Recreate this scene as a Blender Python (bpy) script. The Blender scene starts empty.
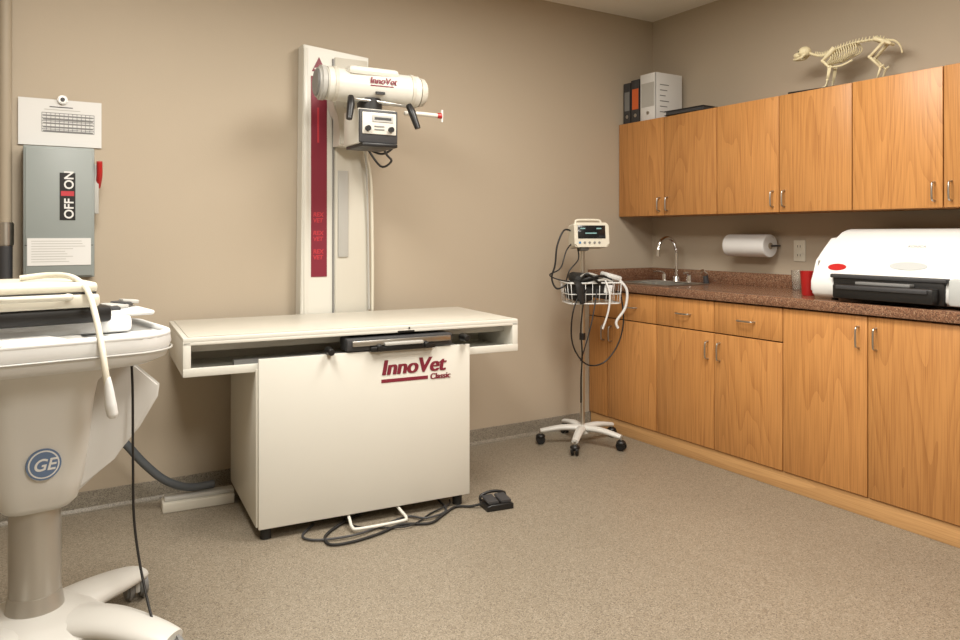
import bpy, bmesh, math, random
from mathutils import Vector, Matrix
random.seed(4)
S=bpy.context.scene
try:
    S.view_settings.view_transform='Standard'
    S.view_settings.look='None'
except Exception: pass

def lin(c):
    return tuple(((x/255)/12.92 if x/255<=0.04045 else ((x/255+0.055)/1.055)**2.4) for x in c)+(1,)
M={}
def mat(name,c,rough=.5,metal=0,bump=0,bscale=200,var=0,vscale=4,emit=0,trans=0,alpha=1,coat=0):
    m=bpy.data.materials.new(name); m.use_nodes=True
    nt=m.node_tree; b=nt.nodes['Principled BSDF']
    b.inputs['Base Color'].default_value=lin(c)
    b.inputs['Roughness'].default_value=rough
    b.inputs['Metallic'].default_value=metal
    if coat: b.inputs['Coat Weight'].default_value=coat
    if trans: b.inputs['Transmission Weight'].default_value=trans
    if alpha<1: b.inputs['Alpha'].default_value=alpha
    if emit:
        b.inputs['Emission Color'].default_value=lin(c); b.inputs['Emission Strength'].default_value=emit
    tc=nt.nodes.new('ShaderNodeTexCoord')
    if var:
        n=nt.nodes.new('ShaderNodeTexNoise'); n.inputs['Scale'].default_value=vscale; n.inputs['Detail'].default_value=4
        nt.links.new(tc.outputs['Object'],n.inputs['Vector'])
        mx=nt.nodes.new('ShaderNodeMix'); mx.data_type='RGBA'
        l=lin(c); mx.inputs[6].default_value=tuple(max(0,x*(1-var)) for x in l[:3])+(1,)
        mx.inputs[7].default_value=tuple(min(1,x*(1+var)) for x in l[:3])+(1,)
        nt.links.new(n.outputs['Fac'],mx.inputs[0]); nt.links.new(mx.outputs[2],b.inputs['Base Color'])
    if bump:
        n=nt.nodes.new('ShaderNodeTexNoise'); n.inputs['Scale'].default_value=bscale; n.inputs['Detail'].default_value=3
        nt.links.new(tc.outputs['Object'],n.inputs['Vector'])
        bp=nt.nodes.new('ShaderNodeBump'); bp.inputs['Strength'].default_value=bump; bp.inputs['Distance'].default_value=.002
        nt.links.new(n.outputs['Fac'],bp.inputs['Height']); nt.links.new(bp.outputs['Normal'],b.inputs['Normal'])
    M[name]=m; return m

def speckle(name,cols,scale,rough=.5,scale2=None):
    m=bpy.data.materials.new(name); m.use_nodes=True; nt=m.node_tree; b=nt.nodes['Principled BSDF']
    b.inputs['Roughness'].default_value=rough
    tc=nt.nodes.new('ShaderNodeTexCoord')
    v=nt.nodes.new('ShaderNodeTexVoronoi'); v.inputs['Scale'].default_value=scale
    nt.links.new(tc.outputs['Object'],v.inputs['Vector'])
    sp=nt.nodes.new('ShaderNodeSeparateColor'); nt.links.new(v.outputs['Color'],sp.inputs[0])
    r=nt.nodes.new('ShaderNodeValToRGB'); r.color_ramp.interpolation='CONSTANT'
    el=r.color_ramp.elements
    pos=0
    for i,(c,w) in enumerate(cols):
        e=el[0] if i==0 else (el[1] if i==1 else el.new(pos))
        e.position=pos; e.color=lin(c); pos+=w
    nt.links.new(sp.outputs[0],r.inputs[0])
    n=nt.nodes.new('ShaderNodeTexNoise'); n.inputs['Scale'].default_value=scale2 or 1.5; n.inputs['Detail'].default_value=5
    nt.links.new(tc.outputs['Object'],n.inputs['Vector'])
    mr=nt.nodes.new('ShaderNodeMapRange'); mr.inputs[3].default_value=.9; mr.inputs[4].default_value=1.1
    nt.links.new(n.outputs['Fac'],mr.inputs[0])
    mx=nt.nodes.new('ShaderNodeMix'); mx.data_type='RGBA'; mx.blend_type='MULTIPLY'; mx.inputs[0].default_value=1
    nt.links.new(r.outputs[0],mx.inputs[6]); nt.links.new(mr.outputs[0],mx.inputs[7])
    nt.links.new(mx.outputs[2],b.inputs['Base Color'])
    M[name]=m

def oak(name,c1,c2,axis='z',mulv=26,dark=.32):
    m=bpy.data.materials.new(name); m.use_nodes=True; nt=m.node_tree; b=nt.nodes['Principled BSDF']
    b.inputs['Roughness'].default_value=.4
    L=nt.links.new
    tc=nt.nodes.new('ShaderNodeTexCoord'); oi=nt.nodes.new('ShaderNodeObjectInfo')
    mp=nt.nodes.new('ShaderNodeMapping')
    sc=(1,1,.10) if axis=='z' else (1,.09,1)
    mp.inputs['Scale'].default_value=sc
    add=nt.nodes.new('ShaderNodeVectorMath'); add.operation='ADD'
    ml=nt.nodes.new('ShaderNodeVectorMath'); ml.operation='SCALE'; ml.inputs[0].default_value=(31.1,7.7,9.9)
    L(oi.outputs['Random'],ml.inputs['Scale'])
    L(tc.outputs['Object'],mp.inputs[0]); L(mp.outputs[0],add.inputs[0]); L(ml.outputs[0],add.inputs[1])
    n1=nt.nodes.new('ShaderNodeTexNoise'); n1.inputs['Scale'].default_value=3.4; n1.inputs['Detail'].default_value=1.5
    L(add.outputs[0],n1.inputs['Vector'])
    mul=nt.nodes.new('ShaderNodeMath'); mul.operation='MULTIPLY'; mul.inputs[1].default_value=mulv
    L(n1.outputs['Fac'],mul.inputs[0])
    fr=nt.nodes.new('ShaderNodeMath'); fr.operation='FRACT'; L(mul.outputs[0],fr.inputs[0])
    pw=nt.nodes.new('ShaderNodeMath'); pw.operation='POWER'; pw.inputs[1].default_value=2.5; L(fr.outputs[0],pw.inputs[0])
    mp2=nt.nodes.new('ShaderNodeMapping'); mp2.inputs['Scale'].default_value=(1,1,.22) if axis=='z' else (1,.2,1)
    L(add.outputs[0],mp2.inputs[0])
    n2=nt.nodes.new('ShaderNodeTexNoise'); n2.inputs['Scale'].default_value=190; n2.inputs['Detail'].default_value=2
    L(mp2.outputs[0],n2.inputs['Vector'])
    mr2=nt.nodes.new('ShaderNodeMapRange'); mr2.inputs[1].default_value=.42; mr2.inputs[2].default_value=.68
    L(n2.outputs['Fac'],mr2.inputs[0])
    a1=nt.nodes.new('ShaderNodeMath'); a1.operation='MULTIPLY'; L(pw.outputs[0],a1.inputs[0]); a1.inputs[1].default_value=dark
    a2=nt.nodes.new('ShaderNodeMath'); a2.operation='MULTIPLY_ADD'; L(mr2.outputs[0],a2.inputs[0]); a2.inputs[1].default_value=.42; L(a1.outputs[0],a2.inputs[2])
    mx=nt.nodes.new('ShaderNodeMix'); mx.data_type='RGBA'; mx.inputs[6].default_value=lin(c1); mx.inputs[7].default_value=lin(c2)
    L(a2.outputs[0],mx.inputs[0])
    hs=nt.nodes.new('ShaderNodeHueSaturation')
    mr=nt.nodes.new('ShaderNodeMapRange'); mr.inputs[3].default_value=.93; mr.inputs[4].default_value=1.07
    L(oi.outputs['Random'],mr.inputs[0]); L(mr.outputs[0],hs.inputs['Value'])
    L(mx.outputs[2],hs.inputs['Color']); L(hs.outputs[0],b.inputs['Base Color'])
    M[name]=m

mat('wall_paint',(177,164,145),.75,bump=.2,bscale=180,var=.03,vscale=1.2)
mat('ceiling_paint',(232,228,218),.8,bump=.3,bscale=90)
speckle('floor_vinyl',[((139,129,113),.45),((124,114,99),.27),((155,146,131),.16),((102,92,79),.12)],280,.4)
speckle('base_vinyl',[((136,129,116),.45),((122,115,103),.3),((149,142,129),.15),((104,97,86),.1)],260,.5)
speckle('granite',[((128,92,70),.4),((110,78,60),.25),((146,110,86),.2),((88,66,53),.1),((160,132,106),.05)],260,.2,9)
oak('oak',(195,139,80),(148,94,47))
oak('oak_kick',(204,160,108),(172,126,78),'y',8,.3)
oak('oak_edge',(178,122,66),(144,92,46))
mat('dark_gap',(64,38,20),.7)
mat('enamel',(214,212,203),.35,var=.02)
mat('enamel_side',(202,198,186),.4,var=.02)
mat('tabletop',(202,198,186),.35,var=.02)
mat('burgundy',(122,32,50),.45)
mat('red_mark',(180,50,60),.5)
mat('black',(22,21,21),.4)
mat('black_rough',(30,29,28),.7)
mat('dark_grey',(58,58,60),.5)
mat('mid_grey',(122,122,121),.45)
mat('light_grey',(178,177,172),.4)
mat('box_grey',(142,149,147),.45,var=.03)
mat('chrome',(225,225,225),.12,1)
mat('steel',(190,188,184),.3,1)
mat('pole_steel',(205,200,190),.28,1)
mat('cart_plastic',(208,207,202),.38,var=.02)
mat('cart_white',(218,219,218),.35)
mat('beige_plastic',(206,201,186),.4)
mat('column_metal',(184,180,172),.32,.6)
mat('paper',(218,218,216),.8)
mat('ink',(80,80,84),.8)
mat('white_plastic',(222,223,221),.3)
mat('printer_grey',(184,187,186),.35)
mat('red_plastic',(178,34,34),.3)
mat('orange',(205,98,50),.5)
mat('bone',(228,217,180),.55,var=.08,vscale=60)
mat('logo_blue',(96,118,150),.4)
mat('screen',(20,24,28),.15)
mat('screen_digit',(120,160,160),.4,emit=.15)
mat('clear_plastic',(235,232,225),.15,trans=.85)
mat('flap',(200,199,195),.35)
mat('hose',(84,88,92),.5)
mat('pipe_paint',(158,146,127),.55)
mat('ivory',(212,207,191),.4)
mat('blue_plastic',(60,120,170),.4)
mat('light_panel',(255,250,240),.5,emit=3)

def empty(name,loc=(0,0,0),rz=0):
    e=bpy.data.objects.new(name,None); e.location=loc; e.rotation_euler=(0,0,rz); e.empty_display_size=.1
    S.collection.objects.link(e); return e
def mk(name,bm,m,parent=None,smooth=False,loc=None,rot=None):
    bmesh.ops.recalc_face_normals(bm,faces=bm.faces)
    me=bpy.data.meshes.new(name); bm.to_mesh(me); bm.free()
    if smooth:
        for p in me.polygons: p.use_smooth=True
    me.materials.append(M[m] if isinstance(m,str) else m)
    o=bpy.data.objects.new(name,me); S.collection.objects.link(o)
    if parent: o.parent=parent
    if loc: o.location=loc
    if rot: o.rotation_euler=rot
    return o
def box(name,a,b,m,parent=None,bev=0,seg=2):
    bm=bmesh.new()
    bmesh.ops.create_cube(bm,size=1)
    for v in bm.verts:
        for i in range(3): v.co[i]=(a[i]+b[i])/2+v.co[i]*(b[i]-a[i])
    if bev: bmesh.ops.bevel(bm,geom=list(bm.edges),offset=bev,segments=seg,affect='EDGES',profile=.5)
    o=mk(name,bm,m,parent)
    if bev:
        for p in o.data.polygons: p.use_smooth=True
        try: o.data.set_sharp_from_angle(angle=math.radians(40))
        except Exception: pass
    return o
def rbox(name,c,size,rot,m,parent=None,bev=0):
    h=[s/2 for s in size]
    o=box(name,[-x for x in h],h,m,parent,bev); o.location=c; o.rotation_euler=rot; return o
def autosmooth(o,ang=40):
    for p in o.data.polygons: p.use_smooth=True
    try: o.data.set_sharp_from_angle(angle=math.radians(ang))
    except Exception: pass
def cyl(name,p0,p1,r,m,parent=None,r2=None,n=32,bev=0):
    p0=Vector(p0);p1=Vector(p1);d=p1-p0
    bm=bmesh.new()
    bmesh.ops.create_cone(bm,cap_ends=True,segments=n,radius1=r,radius2=r if r2 is None else r2,depth=d.length)
    if bev:
        es=[e for e in bm.edges if any(len(f.verts)>4 for f in e.link_faces)]
        bmesh.ops.bevel(bm,geom=es,offset=bev,segments=3,affect='EDGES')
    q=Vector((0,0,1)).rotation_difference(d.normalized())
    bmesh.ops.transform(bm,matrix=Matrix.Translation((p0+p1)/2)@q.to_matrix().to_4x4(),verts=bm.verts)
    o=mk(name,bm,m,parent); autosmooth(o); return o
def smoothpts(pts,rad,k=6):
    P=[Vector(p) for p in pts]
    if len(P)<3: return P,rad
    out=[];ro=[]
    for i in range(len(P)-1):
        a=P[max(i-1,0)];b=P[i];c=P[i+1];d=P[min(i+2,len(P)-1)]
        for j in range(k):
            t=j/k
            out.append(.5*((2*b)+(c-a)*t+(2*a-5*b+4*c-d)*t*t+(3*b-a-3*c+d)*t**3)); ro.append(rad[i]*(1-t)+rad[i+1]*t)
    out.append(P[-1]);ro.append(rad[-1]); return out,ro
def strand(bm,pts,rad,n=10,smooth=True,k=6,flat=1.0,up=None):
    if not isinstance(rad,(list,tuple)): rad=[rad]*len(pts)
    P,R=smoothpts(pts,rad,k) if smooth else ([Vector(p) for p in pts],rad)
    T=[(P[min(i+1,len(P)-1)]-P[max(i-1,0)]).normalized() for i in range(len(P))]
    if up is None:
        u=Vector((0,0,1)) if abs(T[0].z)<.9 else Vector((1,0,0))
    else: u=Vector(up)
    nrm=(u-T[0]*u.dot(T[0])).normalized()
    rings=[]
    for i,p in enumerate(P):
        nrm=(nrm-T[i]*nrm.dot(T[i])).normalized(); bn=T[i].cross(nrm)
        rings.append([bm.verts.new(p+(nrm*math.cos(a)*flat+bn*math.sin(a))*R[i]) for a in [2*math.pi*j/n for j in range(n)]])
    for i in range(len(rings)-1):
        for j in range(n):
            bm.faces.new((rings[i][j],rings[i][(j+1)%n],rings[i+1][(j+1)%n],rings[i+1][j]))
    bm.faces.new(rings[0]); bm.faces.new(rings[-1])
def tube(name,pts,r,m,parent=None,n=10,smooth=True,k=6,flat=1.0,up=None):
    bm=bmesh.new(); strand(bm,pts,r,n,smooth,k,flat,up); o=mk(name,bm,m,parent); autosmooth(o,60); return o
def prism(name,poly,axis,a,b,m,parent=None,bev=0,smooth=False):
    bm=bmesh.new()
    def co(p,t):
        if axis=='x': return (t,p[0],p[1])
        if axis=='y': return (p[0],t,p[1])
        return (p[0],p[1],t)
    A=[bm.verts.new(co(p,a)) for p in poly]; B=[bm.verts.new(co(p,b)) for p in poly]
    n=len(poly)
    fa=bm.faces.new(A); fb=bm.faces.new(B)
    for i in range(n): bm.faces.new((A[i],A[(i+1)%n],B[(i+1)%n],B[i]))
    if bev:
        es=list(set(list(fa.edges)+list(fb.edges)))
        bmesh.ops.bevel(bm,geom=es,offset=bev,segments=3,affect='EDGES')
    o=mk(name,bm,m,parent); autosmooth(o,35); return o
def rrect(cx,cy,w,h,r,k=6):
    pts=[]
    for sx,sy,a0 in ((1,1,0),(-1,1,90),(-1,-1,180),(1,-1,270)):
        for i in range(k+1):
            a=math.radians(a0+90*i/k)
            pts.append((cx+sx*(w/2-r)+r*math.cos(a),cy+sy*(h/2-r)+r*math.sin(a)))
    return pts
def loft(name,secs,m,parent=None):
    bm=bmesh.new(); rings=[[bm.verts.new((p[0],p[1],z)) for p in pts] for z,pts in secs]
    n=len(rings[0])
    for i in range(len(rings)-1):
        for j in range(n): bm.faces.new((rings[i][j],rings[i][(j+1)%n],rings[i+1][(j+1)%n],rings[i+1][j]))
    bm.faces.new(rings[0]); bm.faces.new(rings[-1])
    o=mk(name,bm,m,parent); autosmooth(o,50); return o
def ell(name,c,r,m,parent=None,rot=None):
    bm=bmesh.new(); bmesh.ops.create_uvsphere(bm,u_segments=24,v_segments=14,radius=1)
    for v in bm.verts: v.co=Vector((v.co.x*r[0],v.co.y*r[1],v.co.z*r[2]))
    return mk(name,bm,m,parent,True,c,rot)
def text(name,s,loc,rot,size,m,parent=None,shear=0,off=0,align='LEFT',bold=0,boldv=(1,0,0),nv=(0,-1,0)):
    o=None
    reps=[0] if not bold else [-bold,-bold/2,0,bold/2,bold]
    for i,dx in enumerate(reps):
        c=bpy.data.curves.new(name,'FONT'); c.body=s; c.size=size; c.shear=shear; c.offset=off; c.extrude=.0004; c.align_x=align
        o=bpy.data.objects.new(name,c); S.collection.objects.link(o); o.location=Vector(loc)+Vector(boldv)*dx+Vector(nv)*(.0002*i); o.rotation_euler=rot
        c.materials.append(M[m])
        if parent: o.parent=parent
    return o
H=math.pi/2

# ---------------- room ----------------
W,D,C=3.74,3.81,2.725
X0,Y0=-1.8,-1.8
box('floor',(X0-.1,Y0-.1,-.1),(W+.1,D+.1,0),'floor_vinyl')
box('ceiling',(X0-.1,Y0-.1,C),(W+.1,D+.1,C+.1),'ceiling_paint')
box('wall_back',(X0-.1,D,0),(W+.1,D+.1,C),'wall_paint')
box('wall_right',(W,Y0,0),(W+.1,D,C),'wall_paint')
box('wall_left',(X0-.1,Y0,0),(X0,D,C),'wall_paint')
box('wall_front',(X0,Y0-.1,0),(W,Y0,C),'wall_paint')
prism('baseboard_back',[(D-.035,0),(D-.018,.003),(D-.008,.016),(D-.006,.085),(D-.0005,.087),(D-.0005,0)],'x',X0,3.175,'base_vinyl')
box('baseboard_left',(X0+.001,Y0,0),(X0+.008,D-.04,.085),'base_vinyl')

# ---------------- base cabinets ----------------
bc=empty('base_cabinet')
box('carcass',(3.19,.2,.0),(3.735,3.80,.893),'oak_edge',bc)
box('toe_kick',(3.176,.2,.0),(3.19,3.80,.088),'oak_kick',bc,.002)
edges=[3.805,3.624,3.194,2.766,2.341,1.911,1.481,1.051,.62,.21]
box('gap_shadow',(3.184,.2,.09),(3.192,3.80,.893),'dark_gap',bc)
g=.0025
def vhandle(par,x,y,z0,z1):
    tube('handle',[(x,y,z0),(x-.022,y,z0+.004),(x-.027,y,z0+.018),(x-.028,y,(z0+z1)/2),(x-.027,y,z1-.018),(x-.022,y,z1-.004),(x,y,z1)],.0045,'steel',par,8,k=3)
def hhandle(par,x,y0,y1,z):
    tube('handle',[(x,y0,z),(x-.022,y0+.004,z),(x-.027,y0+.018,z),(x-.028,(y0+y1)/2,z),(x-.027,y1-.018,z),(x-.022,y1-.004,z),(x,y1,z)],.0045,'steel',par,8,k=3)
for i in range(len(edges)-1):
    y1,y0=edges[i],edges[i+1]
    if i in (0,1,2,3):
        box('drawer_front',(3.165,y0+g,.722),(3.184,y1-g,.887),'oak',bc,.003)
        if i>0: hhandle(bc,3.166,(y0+y1)/2-.05,(y0+y1)/2+.05,.803)
        box('door_panel',(3.165,y0+g,.092),(3.184,y1-g,.716),'oak',bc,.003)
        zt=(.575,.67)
    else:
        box('door_panel',(3.165,y0+g,.092),(3.184,y1-g,.887),'oak',bc,.003)
        zt=(.745,.84)
    hy = {0:y0+.03,1:y1-.04,2:y0+.04,3:y1-.04,4:y0+.04,5:y1-.04,6:y0+.04,7:y1-.04,8:y0+.04}[i]
    vhandle(bc,3.166,hy,*zt)

ct=empty('countertop')
Xa,Xb,Za,Zb=3.145,3.737,.895,.942
sx0,sx1,sy0,sy1=3.24,3.56,3.17,3.60
box('slab_front_strip',(Xa,.2,Za),(sx0,3.805,Zb),'granite',ct,.004)
box('slab_rear_strip',(sx1,.2,Za),(Xb,3.805,Zb),'granite',ct)
box('slab_main',(sx0-.004,.2,Za+.001),(sx1,sy0,Zb),'granite',ct)
box('slab_end',(sx0-.004,sy1,Za+.001),(sx1,3.805,Zb),'granite',ct)
box('backsplash_right',(Xb-.018,.2,Zb),(Xb,3.805,1.018),'granite',ct,.002)
box('backsplash_back',(Xa+.01,3.787,Zb),(Xb-.018,3.805,1.018),'granite',ct,.002)
sk=empty('sink')
t=.012
box('rim_a',(sx0-.012,sy0-.012,Zb),(sx0+t,sy1+.012,Zb+.006),'steel',sk,.002)
box('rim_b',(sx1-t,sy0-.012,Zb),(sx1+.012,sy1+.012,Zb+.006),'steel',sk,.002)
box('rim_c',(sx0,sy0-.012,Zb),(sx1,sy0+t,Zb+.006),'steel',sk,.002)
box('rim_d',(sx0,sy1-t,Zb),(sx1,sy1+.012,Zb+.006),'steel',sk,.002)
box('basin_wall_a',(sx0+.001,sy0,Za-.0),(sx0+.006,sy1,Zb),'steel',sk)
box('basin_wall_b',(sx1-.006,sy0,Za-.0),(sx1-.001,sy1,Zb),'steel',sk)
box('basin_wall_c',(sx0,sy0+.001,Za-.0),(sx1,sy0+.006,Zb),'steel',sk)
box('basin_wall_d',(sx0,sy1-.006,Za-.0),(sx1,sy1-.001,Zb),'steel',sk)
box('basin_floor',(sx0,sy0,Za),(sx1,sy1,Za+.004),'steel',sk)

fa=empty('faucet',(3.64,3.49,Zb))
cyl('base',(0,0,0),(0,0,.03),.026,'chrome',fa,.018)
tube('gooseneck',[(0,0,.02),(0,0,.14),(-.002,0,.2),(-.03,0,.262),(-.085,0,.283),(-.14,0,.262),(-.163,0,.21),(-.165,0,.18)],.0115,'chrome',fa,14)
cyl('spout_tip',(-.165,0,.165),(-.165,0,.19),.014,'chrome',fa)
for sy in (-.11,.11):
    cyl('valve',(0,sy,0),(0,sy,.045),.02,'chrome',fa,.014)
    tube('lever',[(0,sy,.045),(-.03,sy*1.1,.058),(-.075,sy*1.25,.06)],[.010,.009,.007],'chrome',fa)
cyl('sprayer',(0.01,-.24,0),(0.0,-.24,.06),.018,'dark_grey',fa,.014)
cyl('sprayer_head',(0,-.24,.055),(-.03,-.24,.075),.016,'chrome',fa)

# ---------------- upper cabinets ----------------
uc=empty('upper_cabinet')
ue=[3.805,3.389,2.972,2.555,2.145,1.725,1.305,.885,.465]
box('carcass',(3.444,.465,1.365),(3.737,3.806,1.985),'oak_edge',uc)
box('gap_shadow',(3.4425,.47,1.37),(3.4445,3.80,1.98),'dark_gap',uc)
for i in range(len(ue)-1):
    y1,y0=ue[i],ue[i+1]
    box('door_panel',(3.424,y0+g,1.366),(3.442,y1-g,1.984),'oak',uc,.003)
    vhandle(uc,3.425,y0+.035 if i%2==0 else y1-.035,1.395,1.48)

# ---------------- xray table ----------------
xt=empty('xray_table',(.82,3.055,0),-.0785)
box('pedestal',(-.015,.004,.055),(.935,.66,.70),'enamel_side',xt,.004)
box('front_panel',(-.006,-.012,.05),(.945,.004,.742),'enamel',xt,.003)
TL,TR,TF,TB=-.29,1.215,.012,.675
box('tabletop_edge',(TL,TF,.822),(TR,TB,.842),'enamel',xt,.004)
box('tabletop_insert',(TL+.02,TF+.02,.8425),(TR-.02,TB-.02,.8455),'tabletop',xt,.001)
box('lower_pan',(TL,TF,.688),(TR,TB,.702),'enamel',xt,.002)
box('front_lip',(TL,TF-.001,.688),(TR,TF+.014,.722),'enamel',xt,.003)
box('rear_wall',(TL,TB-.30,.70),(TR,TB-.285,.823),'enamel_side',xt)
box('end_left',(TL,TF,.69),(TL+.03,TB,.83),'enamel',xt,.003)
box('end_right',(TR-.03,TF,.69),(TR,TB,.83),'enamel',xt,.003)
box('upper_lip',(TL,TF,.812),(TR,TF+.012,.825),'enamel',xt,.002)
box('inner_rail',(TL+.03,.10,.775),(TR-.03,.115,.80),'light_grey',xt)
box('inner_channel',(TL+.2,.06,.703),(.9,.10,.735),'mid_grey',xt)
box('tray_body',(.36,-.02,.748),(.85,.09,.80),'dark_grey',xt,.004)
box('tray_face',(.38,-.032,.768),(.84,-.02,.792),'steel',xt,.003)
box('tray_lower',(.46,-.04,.742),(.76,-.015,.764),'black',xt,.004)
box('tray_pull',(.52,-.05,.766),(.70,-.032,.780),'light_grey',xt,.004)
for x,z in ((.285,.755),(.915,.775),(.50,.757),(.72,.757)):
    cyl('knob',(x,.01,z),(x,-.05,z),.018,'black',xt,.014,20,.003)
box('slot_label',(.60,TF-.002,.812),(.68,TF-.0005,.82),'black',xt)
cyl('center_lamp',(.655,TF-.004,.83),(.655,TF-.001,.83),.004,'black',xt)
for x in (.03,.90):
    for y in (.03,.58):
        cyl('foot',(x,y,0),(x,y,.055),.022,'black_rough',xt)
tube('foot_bar',[(.38,.08,.06),(.37,-.02,.035),(.365,-.075,.02),(.39,-.10,.018),(.57,-.10,.018),(.605,-.08,.02),(.60,-.02,.035),(.59,.08,.06)],.007,'enamel',xt,8)
box('floor_rail',(-.33,.50,0),(-.02,.60,.045),'enamel_side',xt,.006)
box('floor_rail_top',(-.32,.52,.045),(-.02,.58,.062),'light_grey',xt,.004)
text('brand_text','InnoVet',(.515,-.0135,.634),(H,0,0),.094,'burgundy',xt,.18,0,'LEFT',.0042)
text('brand_sub','Classic',(.745,-.0135,.598),(H,0,0),.036,'burgundy',xt,.1,0,'LEFT',.0015)
box('brand_bar',(.515,-.0135,.600),(.735,-.0125,.615),'burgundy',xt)

# ---------------- tube stand ----------------
ts=empty('xray_tube_stand')
prism('tower',[(1.195,0),(1.575,0),(1.575,2.19),(1.22,2.218)],'y',3.715,3.80,'enamel',ts,.004)
box('tower_rib_left',(1.22,3.708,.30),(1.24,3.716,2.20),'enamel',ts,.002)
box('tower_track',(1.372,3.706,.3),(1.378,3.716,2.16),'mid_grey',ts)
box('tower_track_panel',(1.385,3.709,.3),(1.565,3.716,2.17),'enamel_side',ts,.002)
box('stripe',(1.258,3.7115,1.03),(1.342,3.716,2.06),'burgundy',ts)
for z in (1.15,1.245,1.34):
    text('stripe_print','REX\nVET',(1.268,3.7110,z),(H,0,0),.030,'red_mark',ts,.1,.001)
box('stripe_dots',(1.29,3.7105,1.72),(1.30,3.712,1.90),'red_mark',ts)
prism('logo_triangle',[(1.263,2.085),(1.338,2.085),(1.30,2.16)],'y',3.7105,3.716,'burgundy',ts)
box('logo_bar',(1.275,3.7095,2.095),(1.325,3.7110,2.103),'enamel',ts)
box('scale_strip',(1.40,3.700,1.13),(1.455,3.709,1.58),'light_grey',ts,.002)
prism('carriage',[(1.37,1.70),(1.56,1.70),(1.56,1.84),(1.60,1.9),(1.60,2.06),(1.34,2.06),(1.34,1.9),(1.37,1.84)],'y',3.60,3.708,'enamel',ts,.008)
box('arm',(1.39,3.40,1.89),(1.53,3.62,2.02),'enamel',ts,.015)
a=Vector((1.175,3.385,1.962)); b=Vector((1.715,3.343,1.955)); d=(b-a)
def at(f): return a+d*f
cyl('tube_housing',at(.07),at(.93),.079,'enamel',ts,bev=.006)
cyl('tube_end_left',at(0),at(.08),.082,'light_grey',ts,bev=.012)
cyl('tube_cap_left',at(-.015),at(0.01),.062,'mid_grey',ts,.066,bev=.004)
cyl('tube_collar_left',at(.13),at(.16),.083,'enamel_side',ts)
cyl('tube_collar_right',at(.84),at(.87),.083,'enamel_side',ts)
cyl('tube_end_right',at(.92),at(1.0),.074,'enamel_side',ts,.068,bev=.01)
box('saddle',(1.30,3.29,2.00),(1.56,3.44,2.045),'enamel',ts,.02)
text('tube_text','InnoVet',(1.40,3.2845,1.965),(H,0,-.0755),.042,'burgundy',ts,.15,0,'LEFT',.0015)
rbox('tube_bar',(1.462,3.283,1.955),(.115,.003,.005),(0,0,-.0755),'burgundy',ts)
box('tube_tag',(1.43,3.278,1.915),(1.475,3.290,1.927),'black',ts)
cyl('neck',(1.43,3.36,1.83),(1.43,3.36,1.90),.06,'black',ts)
box('collimator_body',(1.335,3.275,1.675),(1.535,3.46,1.842),'enamel',ts,.008)
box('collimator_frame',(1.338,3.262,1.68),(1.533,3.276,1.836),'dark_grey',ts,.004)
box('collimator_face',(1.350,3.256,1.72),(1.523,3.263,1.822),'enamel',ts,.003)
box('collimator_window',(1.40,3.252,1.779),(1.505,3.257,1.809),'light_grey',ts)
box('collimator_window_slot',(1.41,3.2505,1.788),(1.495,3.2525,1.800),'dark_grey',ts)
box('collimator_ledge',(1.345,3.245,1.660),(1.525,3.45,1.677),'black',ts,.003)
cyl('dial',(1.375,3.256,1.745),(1.375,3.24,1.745),.013,'black',ts)
cyl('dial',(1.493,3.256,1.745),(1.493,3.24,1.745),.013,'black',ts)
for z in (1.74,1.755): box('dial_scale',(1.41,3.253,z),(1.46,3.257,z+.005),'mid_grey',ts)
tube('handlebar',[(1.285,3.25,1.875),(1.32,3.30,1.885),(1.43,3.31,1.885),(1.55,3.29,1.875),(1.585,3.24,1.86)],.008,'steel',ts,8)
tube('grip_left',[(1.292,3.255,1.885),(1.284,3.235,1.845),(1.268,3.215,1.775)],[.014,.018,.014],'black',ts,12)
tube('grip_right',[(1.583,3.245,1.87),(1.592,3.225,1.83),(1.612,3.205,1.755)],[.014,.018,.014],'black',ts,12)
tube('side_lever',[(1.60,3.33,1.845),(1.68,3.31,1.845),(1.77,3.29,1.84)],.011,'enamel',ts,8)
cyl('side_knob',(1.765,3.29,1.84),(1.785,3.285,1.84),.014,'red_plastic',ts)
tube('side_cross',[(1.79,3.29,1.81),(1.79,3.29,1.87)],.006,'white_plastic',ts,8,False)
tube('cable_dark',[(1.53,3.42,1.80),(1.60,3.44,1.76),(1.60,3.46,1.69),(1.55,3.48,1.655),(1.50,3.52,1.68),(1.50,3.60,1.74)],.006,'black',ts,8)
tube('cable_dark_b',[(1.52,3.43,1.70),(1.56,3.45,1.65),(1.60,3.48,1.62),(1.57,3.55,1.60),(1.5,3.60,1.72)],.006,'dark_grey',ts,8)
tube('cable_light',[(1.50,3.62,1.84),(1.52,3.66,1.72),(1.575,3.69,1.55),(1.59,3.70,1.2),(1.59,3.70,.9),(1.59,3.71,.4),(1.59,3.71,.02)],.009,'ivory',ts,8)
tube('cable_light_b',[(1.48,3.62,1.84),(1.53,3.66,1.70),(1.555,3.685,1.50),(1.565,3.695,1.2),(1.57,3.695,.85)],.005,'light_grey',ts,8)

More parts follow.
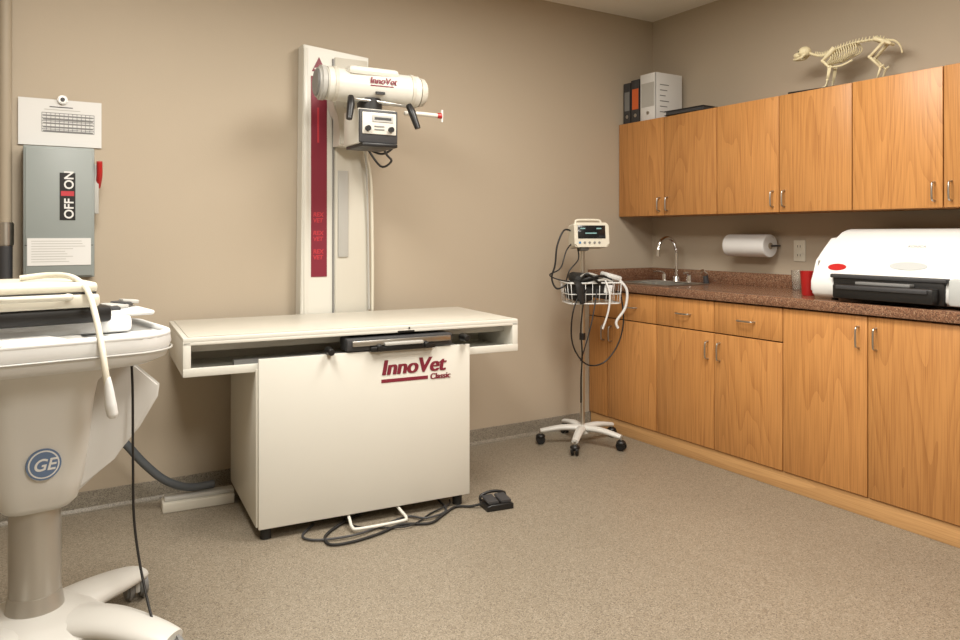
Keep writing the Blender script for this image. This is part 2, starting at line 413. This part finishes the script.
# ---------------- foot switch & cord ----------------
fs=empty('foot_switch',(1.85,2.88,0),-.15)
prism('base',[(-.065,.0),(.065,0),(.065,.024),(.045,.030),(-.045,.030),(-.065,.024)],'y',-.05,.05,'black',fs,.004)
prism('pedal_left',[(-.04,.031),(.04,.038),(.04,.048),(-.04,.041)],'x',-.058,-.004,'dark_grey',fs,.003)
prism('pedal_right',[(-.04,.031),(.04,.038),(.04,.048),(-.04,.041)],'x',.004,.058,'dark_grey',fs,.003)
tube('guard',[(-.06,.04,.02),(-.058,.045,.045),(0,.05,.056),(.058,.045,.045),(.06,.04,.02)],.007,'black',fs,8)
cd=empty('power_cord')
z=.008
tube('cord_a',[(1.78,2.90,.02),(1.74,2.93,z),(1.68,2.96,z),(1.58,2.90,z),(1.49,2.85,z),(1.38,2.90,z),(1.26,2.86,z),(1.14,2.84,z),(1.05,2.86,z),(1.06,2.95,z),(1.16,3.04,z),(1.3,3.12,z)],.006,'black_rough',cd,8)
tube('cord_b',[(1.66,3.1,z),(1.62,2.94,z),(1.50,2.90,z+.004),(1.44,2.97,z),(1.30,2.93,z),(1.16,2.89,z+.004),(1.02,2.93,z),(.98,3.0,z),(1.06,3.1,z)],.005,'dark_grey',cd,8)
tube('cord_c',[(1.7,3.05,z),(1.66,2.99,z+.004),(1.55,2.95,z),(1.40,2.86,z+.004),(1.27,2.93,z),(1.2,3.0,z),(1.2,3.15,z)],.004,'black_rough',cd,8)

tube('flexible_hose',[(.10,3.60,.62),(.22,3.60,.50),(.36,3.60,.36),(.46,3.60,.23),(.55,3.60,.14),(.65,3.615,.09),(.76,3.63,.083)],.018,'hose',None,12)

# ---------------- wall mounted left ----------------
dbx=empty('electrical_disconnect_box')
box('enclosure',(.0,3.705,1.06),(.27,3.806,1.628),'box_grey',dbx,.006)
box('cover',(.008,3.698,1.068),(.262,3.706,1.62),'box_grey',dbx,.003)
box('cover_seam',(.006,3.6975,1.20),(.264,3.699,1.203),'dark_grey',dbx)
box('handle_bracket',(.27,3.72,1.34),(.288,3.77,1.56),'light_grey',dbx,.003)
tube('handle',[(.285,3.745,1.46),(.290,3.71,1.51),(.288,3.69,1.57)],.012,'red_plastic',dbx,10)
box('label_black',(.135,3.6965,1.31),(.195,3.6982,1.515),'black',dbx)
text('label_off','OFF',(.187,3.6955,1.316),(H,-H,0),.050,'paper',dbx,0,.001)
text('label_on','ON',(.187,3.6955,1.444),(H,-H,0),.050,'paper',dbx,0,.001)
box('label_red',(.14,3.6960,1.415),(.19,3.6966,1.436),'red_mark',dbx)
box('sticker',(.015,3.695,1.115),(.255,3.6975,1.232),'paper',dbx)
for k in range(9): 
    box('sticker_line',(.03,3.6943,1.13+k*.011),(.03+random.uniform(.12,.21),3.6951,1.1325+k*.011),'light_grey',dbx)
nt_=empty('wall_notice')
box('sheet',(-.018,3.800,1.64),(.305,3.8035,1.845),'paper',nt_)
for k in range(8):
    zz=1.70+k*.012
    box('row',(.07,3.7988,zz),(.275,3.8002,zz+.0018),'ink',nt_)
for k in range(13):
    xx=.07+k*.0170
    box('col',(xx,3.7988,1.70),(xx+.0016,3.8002,1.785),'ink',nt_)
for k in range(5):
    box('band',(.075,3.7986,1.702+k*.017),(.27,3.800,1.708+k*.017),'mid_grey',nt_)
box('heading',(.10,3.7988,1.81),(.19,3.8002,1.814),'ink',nt_)
box('heading_b',(.08,3.7988,1.798),(.22,3.8002,1.801),'light_grey',nt_)
cyl('magnet_clip',(.15,3.80,1.845),(.15,3.785,1.845),.02,'steel',nt_,bev=.004)
cyl('magnet_core',(.15,3.786,1.845),(.15,3.780,1.845),.009,'dark_grey',nt_)
cp=empty('conduit_pipe')
cyl('pipe',(-.065,3.765,1.28),(-.065,3.765,C-.002),.026,'pipe_paint',cp)
cyl('coupling',(-.065,3.765,1.20),(-.065,3.765,1.30),.033,'steel',cp,bev=.004)
bm=bmesh.new()
n=44
P=[(-.065,3.765,1.20-.16*i/n) for i in range(n+1)]
strand(bm,P,[.030 if i%2 else .026 for i in range(n+1)],16,False)
mk('flex',bm,'dark_grey',cp,True)
cyl('flex_lower',(-.065,3.765,.3),(-.065,3.765,1.05),.026,'dark_grey',cp)
for zz in (2.4,): box('strap',(-.11,3.735,zz),(-.02,3.806,zz+.03),'pipe_paint',cp,.004)
cyl('side_pipe',(-.125,3.78,.3),(-.125,3.78,C-.002),.02,'pipe_paint',cp)

# ---------------- patient monitor on rolling stand ----------------
ms=empty('patient_monitor_stand',(2.845,3.48,0),-.40)
cyl('hub',(0,0,.065),(0,0,.115),.045,'cart_plastic',ms,.035,bev=.006)
for k in range(5):
    an=math.radians(90+72*k+10)
    ca,sa=math.cos(an),math.sin(an); ex,ey=.25*ca,.25*sa
    tube('leg',[(0,0,.095),(.12*ca,.12*sa,.098),(ex,ey,.078)],[.030,.026,.020],'cart_plastic',ms,12,flat=.65)
    cyl('caster_stem',(ex,ey,.045),(ex,ey,.08),.008,'steel',ms)
    for s in (-1,1):
        off=Vector((-sa,ca,0))*.014*s; c0=Vector((ex,ey,.028))
        cyl('wheel',c0+off*.4,c0+off*1.5,.027,'black',ms,bev=.004)
    ell('wheel_hood',(ex,ey,.045),(.028,.028,.018),'black',ms)
cyl('pole',(0,0,.10),(0,0,1.16),.0125,'pole_steel',ms)
cyl('pole_collar',(0,0,.62),(0,0,.66),.018,'black',ms)
bk=empty('basket_group',(.045,0,.0)); bk.parent=ms
bm=bmesh.new()
bx,by=.165,.11
def loop(z,sx,sy,r=.0035):
    p=[(x*1.0,y*1.0-.02,z) for x,y in rrect(0,0,2*sx,2*sy,.03,3)]
    p.append(p[0]); strand(bm,p,r,6,False)
loop(.965,bx,by,.0045); loop(.90,bx*.96,by*.96,.003); loop(.845,bx*.93,by*.93,.004)
for k in range(8):
    x=-.14+.04*k
    strand(bm,[(x*1.08,-by-.02,.965),(x,-by*.93-.02,.845),(x,by*.93-.02,.845),(x*1.08,by-.02,.965)],.002,6,False)
for k in range(4):
    y=-.08+.053*k
    strand(bm,[(-bx,y-.02,.965),(-bx*.93,y-.02,.845),(bx*.93,y-.02,.845),(bx,y-.02,.965)],.002,6,False)
mk('basket',bm,'white_plastic',bk,True)
rbox('cuff_roll',(-.075,-.03,.910),(.15,.17,.11),(.05,.1,.1),'black_rough',bk,.04)
rbox('battery_pack',(.055,-.04,.935),(.11,.15,.13),(0,.15,-.15),'black',bk,.015)
rbox('cuff_top',(-.05,-.05,.985),(.17,.13,.06),(.15,.1,.1),'black_rough',bk,.026)
rbox('device_label',(.075,-.122,.93),(.045,.004,.05),(0,.15,-.15),'cart_white',bk,.001)
rbox('folded_cloth',(.115,-.05,1.0),(.10,.10,.03),(.1,.25,.2),'white_plastic',bk,.01)
for q in range(9):
    random.seed(q+20)
    pp=[(-.14+random.uniform(-.02,.05),-.08+random.uniform(-.05,.05),.965),(-.06,-.13+random.uniform(-.02,.03),.99+random.uniform(-.04,.03)),(.03,-.12+random.uniform(-.02,.04),1.0+random.uniform(-.05,.02)),(.11,-.07+random.uniform(-.06,.05),.965)]
    tube('cable_bundle',pp,.0075,'black' if q%4 else 'light_grey',bk,8)
tube('cuff_hang',[(-.12,-.10,.975),(-.11,-.145,.96),(-.10,-.15,.90),(-.085,-.145,.85)],[.02,.024,.024,.018],'black_rough',bk,12,flat=.4)
hd=empty('monitor_head',(.035,-.02,1.165)); hd.parent=ms; hd.rotation_euler=(-.12,0,0.05)
prism('case',rrect(0,.075,.215,.145,.018,5),'y',-.055,.055,'ivory',hd,.008)
box('screen',(-.085,-.058,.052),(.085,-.054,.130),'screen',hd,.002)
for k,(x,z_,w) in enumerate(((-.07,.108,.03),(.03,.108,.03),(-.04,.080,.07))):
    box('readout',(x,-.0592,z_),(x+w,-.058,z_+.007),'screen_digit',hd)
for k in range(5): cyl('key',(-.075+.03*k,-.054,.028),(-.075+.03*k,-.059,.028),.007,'mid_grey' if k else 'blue_plastic',hd)
tube('carry_handle',[(-.08,0,.14),(-.075,0,.165),(-.04,0,.17),(.04,0,.17),(.075,0,.165),(.08,0,.14)],.007,'ivory',hd,8)
box('mount',(-.06,-.03,-.015),(-.01,.03,.005),'mid_grey',hd,.004)
tube('cable_left',[(-.07,.0,1.27),(-.12,-.02,1.27),(-.165,-.04,1.18),(-.18,-.05,1.07),(-.20,-.05,.99),(-.17,-.06,.93),(-.10,-.05,.96)],.0055,'black',ms,8)
tube('cable_left_b',[(-.06,.0,1.20),(-.11,-.04,1.15),(-.15,-.06,1.05),(-.21,-.04,1.01),(-.15,-.05,.98),(-.07,-.05,.97)],.004,'black',ms,8)
tube('cable_left_c',[(-.03,.0,1.17),(-.04,-.05,1.10),(-.10,-.08,1.04),(-.12,-.08,.98)],.004,'black',ms,8)
tube('cable_drop',[(-.03,-.12,.95),(-.10,-.15,.80),(-.10,-.14,.62),(-.02,-.13,.50),(.09,-.12,.50),(.18,-.11,.60),(.22,-.10,.74),(.21,-.08,.90)],.0045,'black',ms,8)
tube('cable_drop_b',[(-.02,-.13,.93),(-.05,-.14,.72),(-.03,-.1,.55),(-.02,-.04,.40),(-.015,-.02,.25)],.0045,'black',ms,8)
tube('cable_drop_c',[(.05,-.13,.93),(.02,-.13,.75),(-.01,-.08,.58),(-.02,-.03,.5)],.004,'dark_grey',ms,8)
tube('strap_light',[(.19,-.12,.98),(.23,-.13,.92),(.22,-.13,.82),(.17,-.12,.74),(.18,-.12,.70)],.008,'cart_white',ms,8)
tube('strap_light_b',[(.10,-.13,.98),(.12,-.15,.90),(.11,-.15,.80),(.08,-.14,.70)],.006,'cart_white',ms,8)

# ---------------- counter / wall items ----------------
pt=empty('paper_towel_roll')
cyl('roll',(3.655,2.785,1.182),(3.655,3.075,1.182),.066,'paper',pt,bev=.003)
cyl('core',(3.655,2.781,1.182),(3.655,2.787,1.182),.018,'pipe_paint',pt)
box('wall_bar',(3.728,2.80,1.165),(3.739,3.06,1.20),'steel',pt,.003)
for y in (2.776,3.083):
    tube('bracket',[(3.73,y,1.182),(3.70,y,1.182),(3.655,y,1.182)],.005,'dark_grey',pt,8)
wo=empty('wall_outlet')
box('plate',(3.733,2.615,1.095),(3.7395,2.69,1.215),'ivory',wo,.003)
for z_ in (1.13,1.18):
    box('socket',(3.730,2.633,z_-.015),(3.734,2.672,z_+.015),'ivory',wo,.003)
    box('slot_a',(3.7292,2.643,z_-.006),(3.7305,2.646,z_+.007),'black',wo)
    box('slot_b',(3.7292,2.659,z_-.006),(3.7305,2.662,z_+.007),'black',wo)
def lathe(name,prof,loc,m,parent=None,n=28):
    bm=bmesh.new(); rings=[]
    for r,z_ in prof: rings.append([bm.verts.new((r*math.cos(2*math.pi*j/n),r*math.sin(2*math.pi*j/n),z_)) for j in range(n)])
    for i in range(len(rings)-1):
        for j in range(n): bm.faces.new((rings[i][j],rings[i][(j+1)%n],rings[i+1][(j+1)%n],rings[i+1][j]))
    bm.faces.new(rings[0]); bm.faces.new(rings[-1])
    o=mk(name,bm,m,parent,False,loc); autosmooth(o); return o
lathe('red_cup',[(.028,0),(.03,.003),(.038,.12),(.039,.122),(.036,.122),(.028,.006)],(3.35,2.33,Zb+.0005),'red_plastic')
lathe('clear_cup',[(.022,0),(.024,.003),(.032,.105),(.033,.107),(.030,.107),(.021,.006)],(3.64,2.60,Zb+.0005),'clear_plastic')

# film printer
fp=empty('xray_film_printer',(0,0,Zb+.001))
prof=[(3.215,.012),(3.195,.03),(3.197,.09),(3.215,.13),(3.26,.18),(3.32,.235),(3.38,.285),(3.43,.315),(3.48,.328),(3.54,.332),(3.68,.332),(3.70,.31),(3.70,.012)]
def prof_prism(name,prof,y0,y1,m,bev):
    bm=bmesh.new()
    A=[bm.verts.new((p[0],y0,p[1])) for p in prof];B=[bm.verts.new((p[0],y1,p[1])) for p in prof]
    fa_=bm.faces.new(A);fb_=bm.faces.new(B)
    for i in range(len(prof)): bm.faces.new((A[i],A[(i+1)%len(prof)],B[(i+1)%len(prof)],B[i]))
    if bev: bmesh.ops.bevel(bm,geom=list(set(list(fa_.edges)+list(fb_.edges))),offset=bev,segments=4,affect='EDGES')
    o=mk(name,bm,m,fp); autosmooth(o,50); return o
prof_prism('body',prof,1.32,2.225,'white_plastic',.025)
box('slot_recess',(3.185,1.60,.012),(3.30,2.09,.118),'black',fp,.008)
box('tray',(3.135,1.62,.018),(3.24,2.06,.082),'black',fp,.008)
box('tray_lip',(3.128,1.64,.060),(3.145,2.04,.078),'dark_grey',fp,.003)
box('slot_visor',(3.178,1.59,.106),(3.26,2.10,.124),'dark_grey',fp,.005)
box('tray_guide',(3.15,1.72,.083),(3.22,1.96,.095),'mid_grey',fp,.002)
box('side_cheek',(3.180,1.34,.014),(3.26,1.585,.125),'printer_grey',fp,.012)
def sticker(name,y,f,ry,rz_,m):
    x0_,z0_,x1_,z1_=3.215,.13,3.26,.18
    dx,dz=x1_-x0_,z1_-z0_; l=math.hypot(dx,dz); nx,nz=-dz/l,dx/l
    x=x0_+dx*f+nx*.0012; z_=z0_+dz*f+nz*.0012
    bm=bmesh.new(); bmesh.ops.create_cone(bm,cap_ends=True,segments=32,radius1=1,radius2=1,depth=1)
    for v in bm.verts: v.co=Vector((v.co.x*rz_,v.co.y*ry,v.co.z*.002))
    o=mk(name,bm,m,fp,False,(x,y,z_)); o.rotation_euler=(0,-math.atan2(dz,dx),0); return o
sticker('sticker_red',2.10,.45,.045,.020,'red_plastic')
sticker('badge',1.78,.75,.08,.022,'printer_grey')
text('badge_text','KONICA',(3.335,1.83,.2475),(math.atan2(.05,.06),0,-H),.020,'mid_grey',fp,0,0)
for y in (1.4,2.12):
    for x in (3.25,3.65): cyl('foot',(x,y,0),(x,y,.014),.015,'black',fp)

# ---------------- on top of uppers ----------------
zt=1.986
def binder(name,y0,y1,h,mm,lab=None,cover=None):
    e=empty(name)
    cv=cover or mm
    box('spine',(3.462,y0,zt),(3.466,y1,zt+h),mm,e,.001)
    box('cover_a',(3.462,y0,zt),(3.70,y0+.004,zt+h),cv,e,.001)
    box('cover_b',(3.462,y1-.004,zt),(3.70,y1,zt+h),cv,e,.001)
    box('pages',(3.468,y0+.006,zt+.01),(3.69,y1-.006,zt+h-.015),'paper',e)
    if lab: box('spine_label',(3.4605,y0+.012,zt+.09),(3.4625,y1-.012,zt+h-.06),lab,e)
    cyl('finger_ring',(3.4605,(y0+y1)/2,zt+.05),(3.4625,(y0+y1)/2,zt+.05),.012,'steel',e)
    return e
binder('ring_binder',3.73,3.80,.275,'dark_grey','mid_grey')
binder('ring_binder.001',3.645,3.727,.285,'dark_grey','orange')
e=binder('ring_binder.002',3.50,3.64,.305,'paper','light_grey','paper')
for k in range(6): box('cover_print',(3.50,3.4985,zt+.05+k*.035),(3.50+.05+.015*(k%3),3.4998,zt+.056+k*.035),'mid_grey',e)
fb=empty('flat_binder',(3.56,3.235,zt),.06)
box('cover_bottom',(-.14,-.15,0),(.13,.15,.003),'black',fb)
box('pages',(-.132,-.145,.003),(.12,.14,.024),'dark_grey',fb)
box('cover_top',(-.14,-.15,.024),(.13,.15,.028),'black',fb)

sc=empty('cat_skeleton',(3.575,2.275,zt+.0),H+.16)
box('display_board',(-.20,-.07,0),(.27,.07,.016),'black',sc,.003)
Z=.016
bm=bmesh.new()
def B(pts,r,n=8,sm=True,k=4): strand(bm,[(x,y,z_+Z) for x,y,z_ in pts],[q*1.25 for q in r] if isinstance(r,(list,tuple)) else r*1.25,n,sm,k)
def ball(c,r,sx=1,sy=1,sz=1):
    res=bmesh.ops.create_uvsphere(bm,u_segments=12,v_segments=8,radius=r*1.1)
    for v in res['verts']: v.co=Vector((v.co.x*sx+c[0],v.co.y*sy+c[1],v.co.z*sz+c[2]+Z))
spine=[(-.205,0,.195),(-.15,0,.210),(-.08,0,.214),(-.02,0,.210),(.04,0,.200),(.085,0,.184),(.12,0,.178),(.155,0,.188),(.185,0,.204)]
B(spine,.0045)
sp,_=smoothpts(spine,[1]*len(spine),4)
for i,p in enumerate(sp):
    ball(p,.0075,.75,1,1)
    if 1<i<len(sp)-4: strand(bm,[(p.x,0,p.z+Z),(p.x-.004,0,p.z+.019+Z)],[.0035,.0022],6,False)
    if i%2==0 and i<20: strand(bm,[(p.x,-.014,p.z+Z-.002),(p.x,.014,p.z+Z-.002)],[.0022,.0022],6,False)
tail=[(-.205,0,.195),(-.225,0,.192),(-.245,0,.178),(-.26,0,.155),(-.268,0,.125)]
B(tail,[.005,.004,.0035,.003,.002])
for p in smoothpts(tail,[1]*5,4)[0]: ball(p,.005,.8,1,1)
for k in range(12):
    f=k/11; x=-.055+.13*f
    zt0=.212-.030*f*f; dep=.080-.018*abs(f-.45)*2; wd=.036-.010*f
    for s in (-1,1):
        B([(x,0,zt0),(x-.004,s*wd*.75,zt0-.008),(x-.012,s*wd,zt0-dep*.45),(x-.004,s*wd*.75,zt0-dep*.8),(x+.016,s*.005,zt0-dep)],.0024,6,True,4)
B([(-.035,0,.128),(.02,0,.110),(.08,0,.113),(.105,0,.132)],.0045)
ball((.212,0,.214),.029,1.1,.95,.92)
ball((.246,0,.202),.018,1.35,.9,.8)
ball((.218,.020,.208),.012,1.5,.7,.7); ball((.218,-.020,.208),.012,1.5,.7,.7)
B([(.200,.018,.200),(.220,.020,.184),(.252,.010,.180),(.270,0,.184)],[.007,.006,.005,.005])
B([(.200,-.018,.200),(.220,-.020,.184),(.252,-.010,.180),(.270,0,.184)],[.007,.006,.005,.005])
for s in (-1,1):
    B([(.045,s*.024,.200),(.070,s*.032,.172),(.100,s*.032,.146)],[.012,.010,.005])
    sh=(.102,s*.032,.143); el_=(.068,s*.034,.105); wr=(.078,s*.032,.040); pw=(.080,s*.032,.012)
    B([sh,el_],[.0066,.0056],8,False); B([el_,wr],[.0055,.0042],8,False); B([(el_[0]-.010,el_[1],el_[2]+.008),(wr[0]-.006,wr[1],wr[2])],[.0035,.0024],8,False)
    ball(sh,.0085);ball(el_,.008);ball(wr,.0065)
    for j in (-1,0,1): B([wr,(.084,s*.032+j*.006,.010),(.106,s*.032+j*.008,.003)],[.0032,.0028,.0022],6)
    B([(-.150,s*.018,.212),(-.185,s*.020,.194),(-.225,s*.016,.172)],[.011,.009,.006])
    hip=(-.190,s*.026,.182); kn=(-.130,s*.032,.122); hk=(-.180,s*.030,.062); ft=(-.165,s*.030,.012)
    B([hip,kn],[.0068,.006],8,False); B([kn,hk],[.0058,.0042],8,False); B([hk,ft],[.0046,.0038],8,False)
    B([hk,(-.197,s*.03,.072)],[.004,.004],6,False)
    ball(hip,.009);ball(kn,.0085);ball(hk,.0065)
    for j in (-1,0,1): B([ft,(-.153,s*.030+j*.006,.006),(-.133,s*.030+j*.009,.003)],[.0032,.0028,.0022],6)
mk('bones',bm,'bone',sc,True)
bm=bmesh.new()
for s in (-1,1):
    r_=bmesh.ops.create_uvsphere(bm,u_segments=10,v_segments=8,radius=.009)
    for v in r_['verts']: v.co+=Vector((.230,s*.0165,.216+Z))
mk('eye_sockets',bm,'black_rough',sc,True)

# ---------------- ultrasound cart ----------------
us=empty('ultrasound_cart',(.03,2.56,0),.14)
loft('base_hub',[(.06,rrect(0,0,.36,.34,.12)),(.10,rrect(0,0,.38,.36,.13)),(.135,rrect(0,0,.30,.28,.12)),(.155,rrect(0,0,.20,.20,.09))],'cart_plastic',us)
for ex,ey in ((.29,-.31),(-.30,-.31),(.33,.20),(-.33,.20)):
    tube('leg',[(ex*.15,ey*.15,.11),(ex*.55,ey*.45,.112),(ex*.85,ey*.8,.098),(ex*1.02,ey*1.02,.085)],[.085,.075,.062,.045],'cart_plastic',us,16,flat=.48)
    for s in (-1,1): cyl('wheel',(ex+s*.010,ey,.045),(ex+s*.034,ey,.045),.045,'mid_grey',us,bev=.008)
    box('wheel_fork',(ex-.009,ey-.035,.03),(ex+.009,ey+.035,.085),'light_grey',us,.005)
cyl('column',(0,0,.14),(0,0,.47),.068,'column_metal',us)
cyl('column_inner',(0,0,.14),(0,0,.20),.08,'column_metal',us,.07)
loft('pod',[(.455,rrect(0,-.0,.17,.17,.05)),(.475,rrect(0,-.005,.205,.20,.06)),(.54,rrect(0,-.01,.235,.23,.07)),(.66,rrect(0,-.015,.262,.25,.07)),(.76,rrect(0,-.02,.275,.27,.07)),(.82,rrect(0,-.03,.29,.30,.08)),(.885,rrect(0,-.04,.40,.38,.09))],'cart_plastic',us)
cyl('logo_disc',(0,-.122,.605),(0,-.142,.605),.044,'logo_blue',us)
cyl('logo_face',(0,-.1415,.605),(0,-.1432,.605),.039,'cart_white',us)
cyl('logo_inner',(0,-.143,.605),(0,-.1442,.605),.035,'logo_blue',us)
text('logo_text','GE',(0,-.1450,.589),(H,0,0),.046,'cart_white',us,.25,.0007,'CENTER')
TW=.68
loft('tray',[(.875,rrect(-.01,-.05,TW-.10,.44,.12)),(.892,rrect(-.01,-.05,TW-.03,.50,.13)),(.932,rrect(-.01,-.05,TW,.52,.14)),(.955,rrect(-.01,-.05,TW-.005,.515,.14)),(.96,rrect(-.01,-.05,TW-.03,.49,.13)),(.952,rrect(-.01,-.05,TW-.06,.46,.12))],'cart_white',us)
rim=[(x,y,.958) for x,y in rrect(-.01,-.05,TW-.025,.495,.13,8)]; rim.append(rim[0])
tube('tray_rim',rim,.012,'cart_white',us,8,False)
rimc=[(x,y,.915) for x,y in rrect(-.01,-.05,TW+.002,.522,.14,8)]; rimc.append(rimc[0])
tube('tray_seam',rimc,.003,'light_grey',us,6,False)
box('dock',(-.28,-.12,.955),(.24,.18,1.005),'cart_white',us,.015)
box('dock_black',(-.26,-.17,.995),(.17,.17,1.04),'black',us,.01)
box('device_body',(-.26,-.19,1.041),(.135,.16,1.080),'beige_plastic',us,.012,3)
box('device_lid',(-.255,-.185,1.083),(.13,.155,1.113),'ivory',us,.012,3)
box('device_seam',(-.25,-.182,1.077),(.125,.15,1.085),'dark_grey',us)
tube('device_handle',[(-.12,-.185,1.075),(-.11,-.215,1.075),(0.04,-.22,1.075),(.05,-.185,1.075)],.009,'beige_plastic',us,8)
box('probe_tray',(.175,-.10,1.0),(.31,.14,1.015),'cart_white',us,.008)
for k in range(4): rbox('gel_packet',(.19+.03*k,-.02+.035*k,1.022+.003*k),(.07,.05,.012),(.1,.05,.5*k),'light_grey' if k%2 else 'dark_grey',us,.004)
rbox('paper_sheet',(-.08,-.225,.966),(.20,.14,.002),(0,0,.25),'paper',us)
rbox('paper_sheet_b',(-.02,-.22,.963),(.20,.12,.002),(0,0,-.1),'light_grey',us)
tube('probe_cable',[(-.04,-.02,1.122),(.03,-.05,1.130),(.075,-.12,1.125),(.098,-.20,1.09),(.105,-.27,1.02),(.108,-.325,.94),(.112,-.345,.88),(.118,-.345,.83)],.0085,'ivory',us,10)
tube('probe_body',[(.116,-.345,.865),(.120,-.347,.83),(.124,-.348,.79),(.128,-.348,.765),(.130,-.348,.755)],[.010,.015,.019,.018,.011],'cart_white',us,14,flat=.8)
prism('side_bin',[(.08,.86),(.26,.86),(.36,.76),(.355,.72),(.30,.63),(.22,.54),(.12,.46),(.08,.46)],'y',.02,.10,'flap',us,.01)
rbox('red_clip',(.20,-.06,.862),(.05,.03,.03),(0,.3,0),'red_plastic',us,.004)
tube('black_cord',[(.26,-.02,.87),(.262,-.03,.75),(.255,-.06,.55),(.25,-.10,.35),(.262,-.2,.15),(.27,-.40,.01),(.27,-.6,.008)],.004,'black',us,8)

# ---------------- lights ----------------
def troffer(n,x,y,w,l,p):
    e=empty('ceiling_light' if n==0 else 'ceiling_light.%03d'%n)
    box('frame',(x-w/2-.03,y-l/2-.03,C-.02),(x+w/2+.03,y+l/2+.03,C-.001),'white_plastic',e,.004)
    box('diffuser',(x-w/2,y-l/2,C-.026),(x+w/2,y+l/2,C-.019),'light_panel',e)
    L=bpy.data.lights.new('ceiling_area','AREA'); L.shape='RECTANGLE'; L.size=w; L.size_y=l; L.energy=p; L.color=(1,.955,.88)
    o=bpy.data.objects.new('ceiling_area',L); S.collection.objects.link(o); o.location=(x,y,C-.035); o.parent=e
troffer(0,.3,2.0,.6,1.2,56)
troffer(1,2.0,1.9,.6,1.2,58)
troffer(2,1.0,-.4,.6,1.2,72)  # unseen fixture near the camera, added as fill for the front-facing surfaces
w=bpy.data.worlds.new('World'); S.world=w; w.use_nodes=True
w.node_tree.nodes['Background'].inputs[0].default_value=(.8,.8,.8,1); w.node_tree.nodes['Background'].inputs[1].default_value=.3

# ---------------- camera ----------------
cam=bpy.data.cameras.new('camera'); cam.sensor_width=36; cam.lens=36*747/960
cam.shift_y=-86/960; cam.clip_start=.05
co=bpy.data.objects.new('camera',cam); S.collection.objects.link(co)
co.location=(0,0,1.25); co.rotation_euler=(H,0,-math.radians(31.46))
S.camera=co
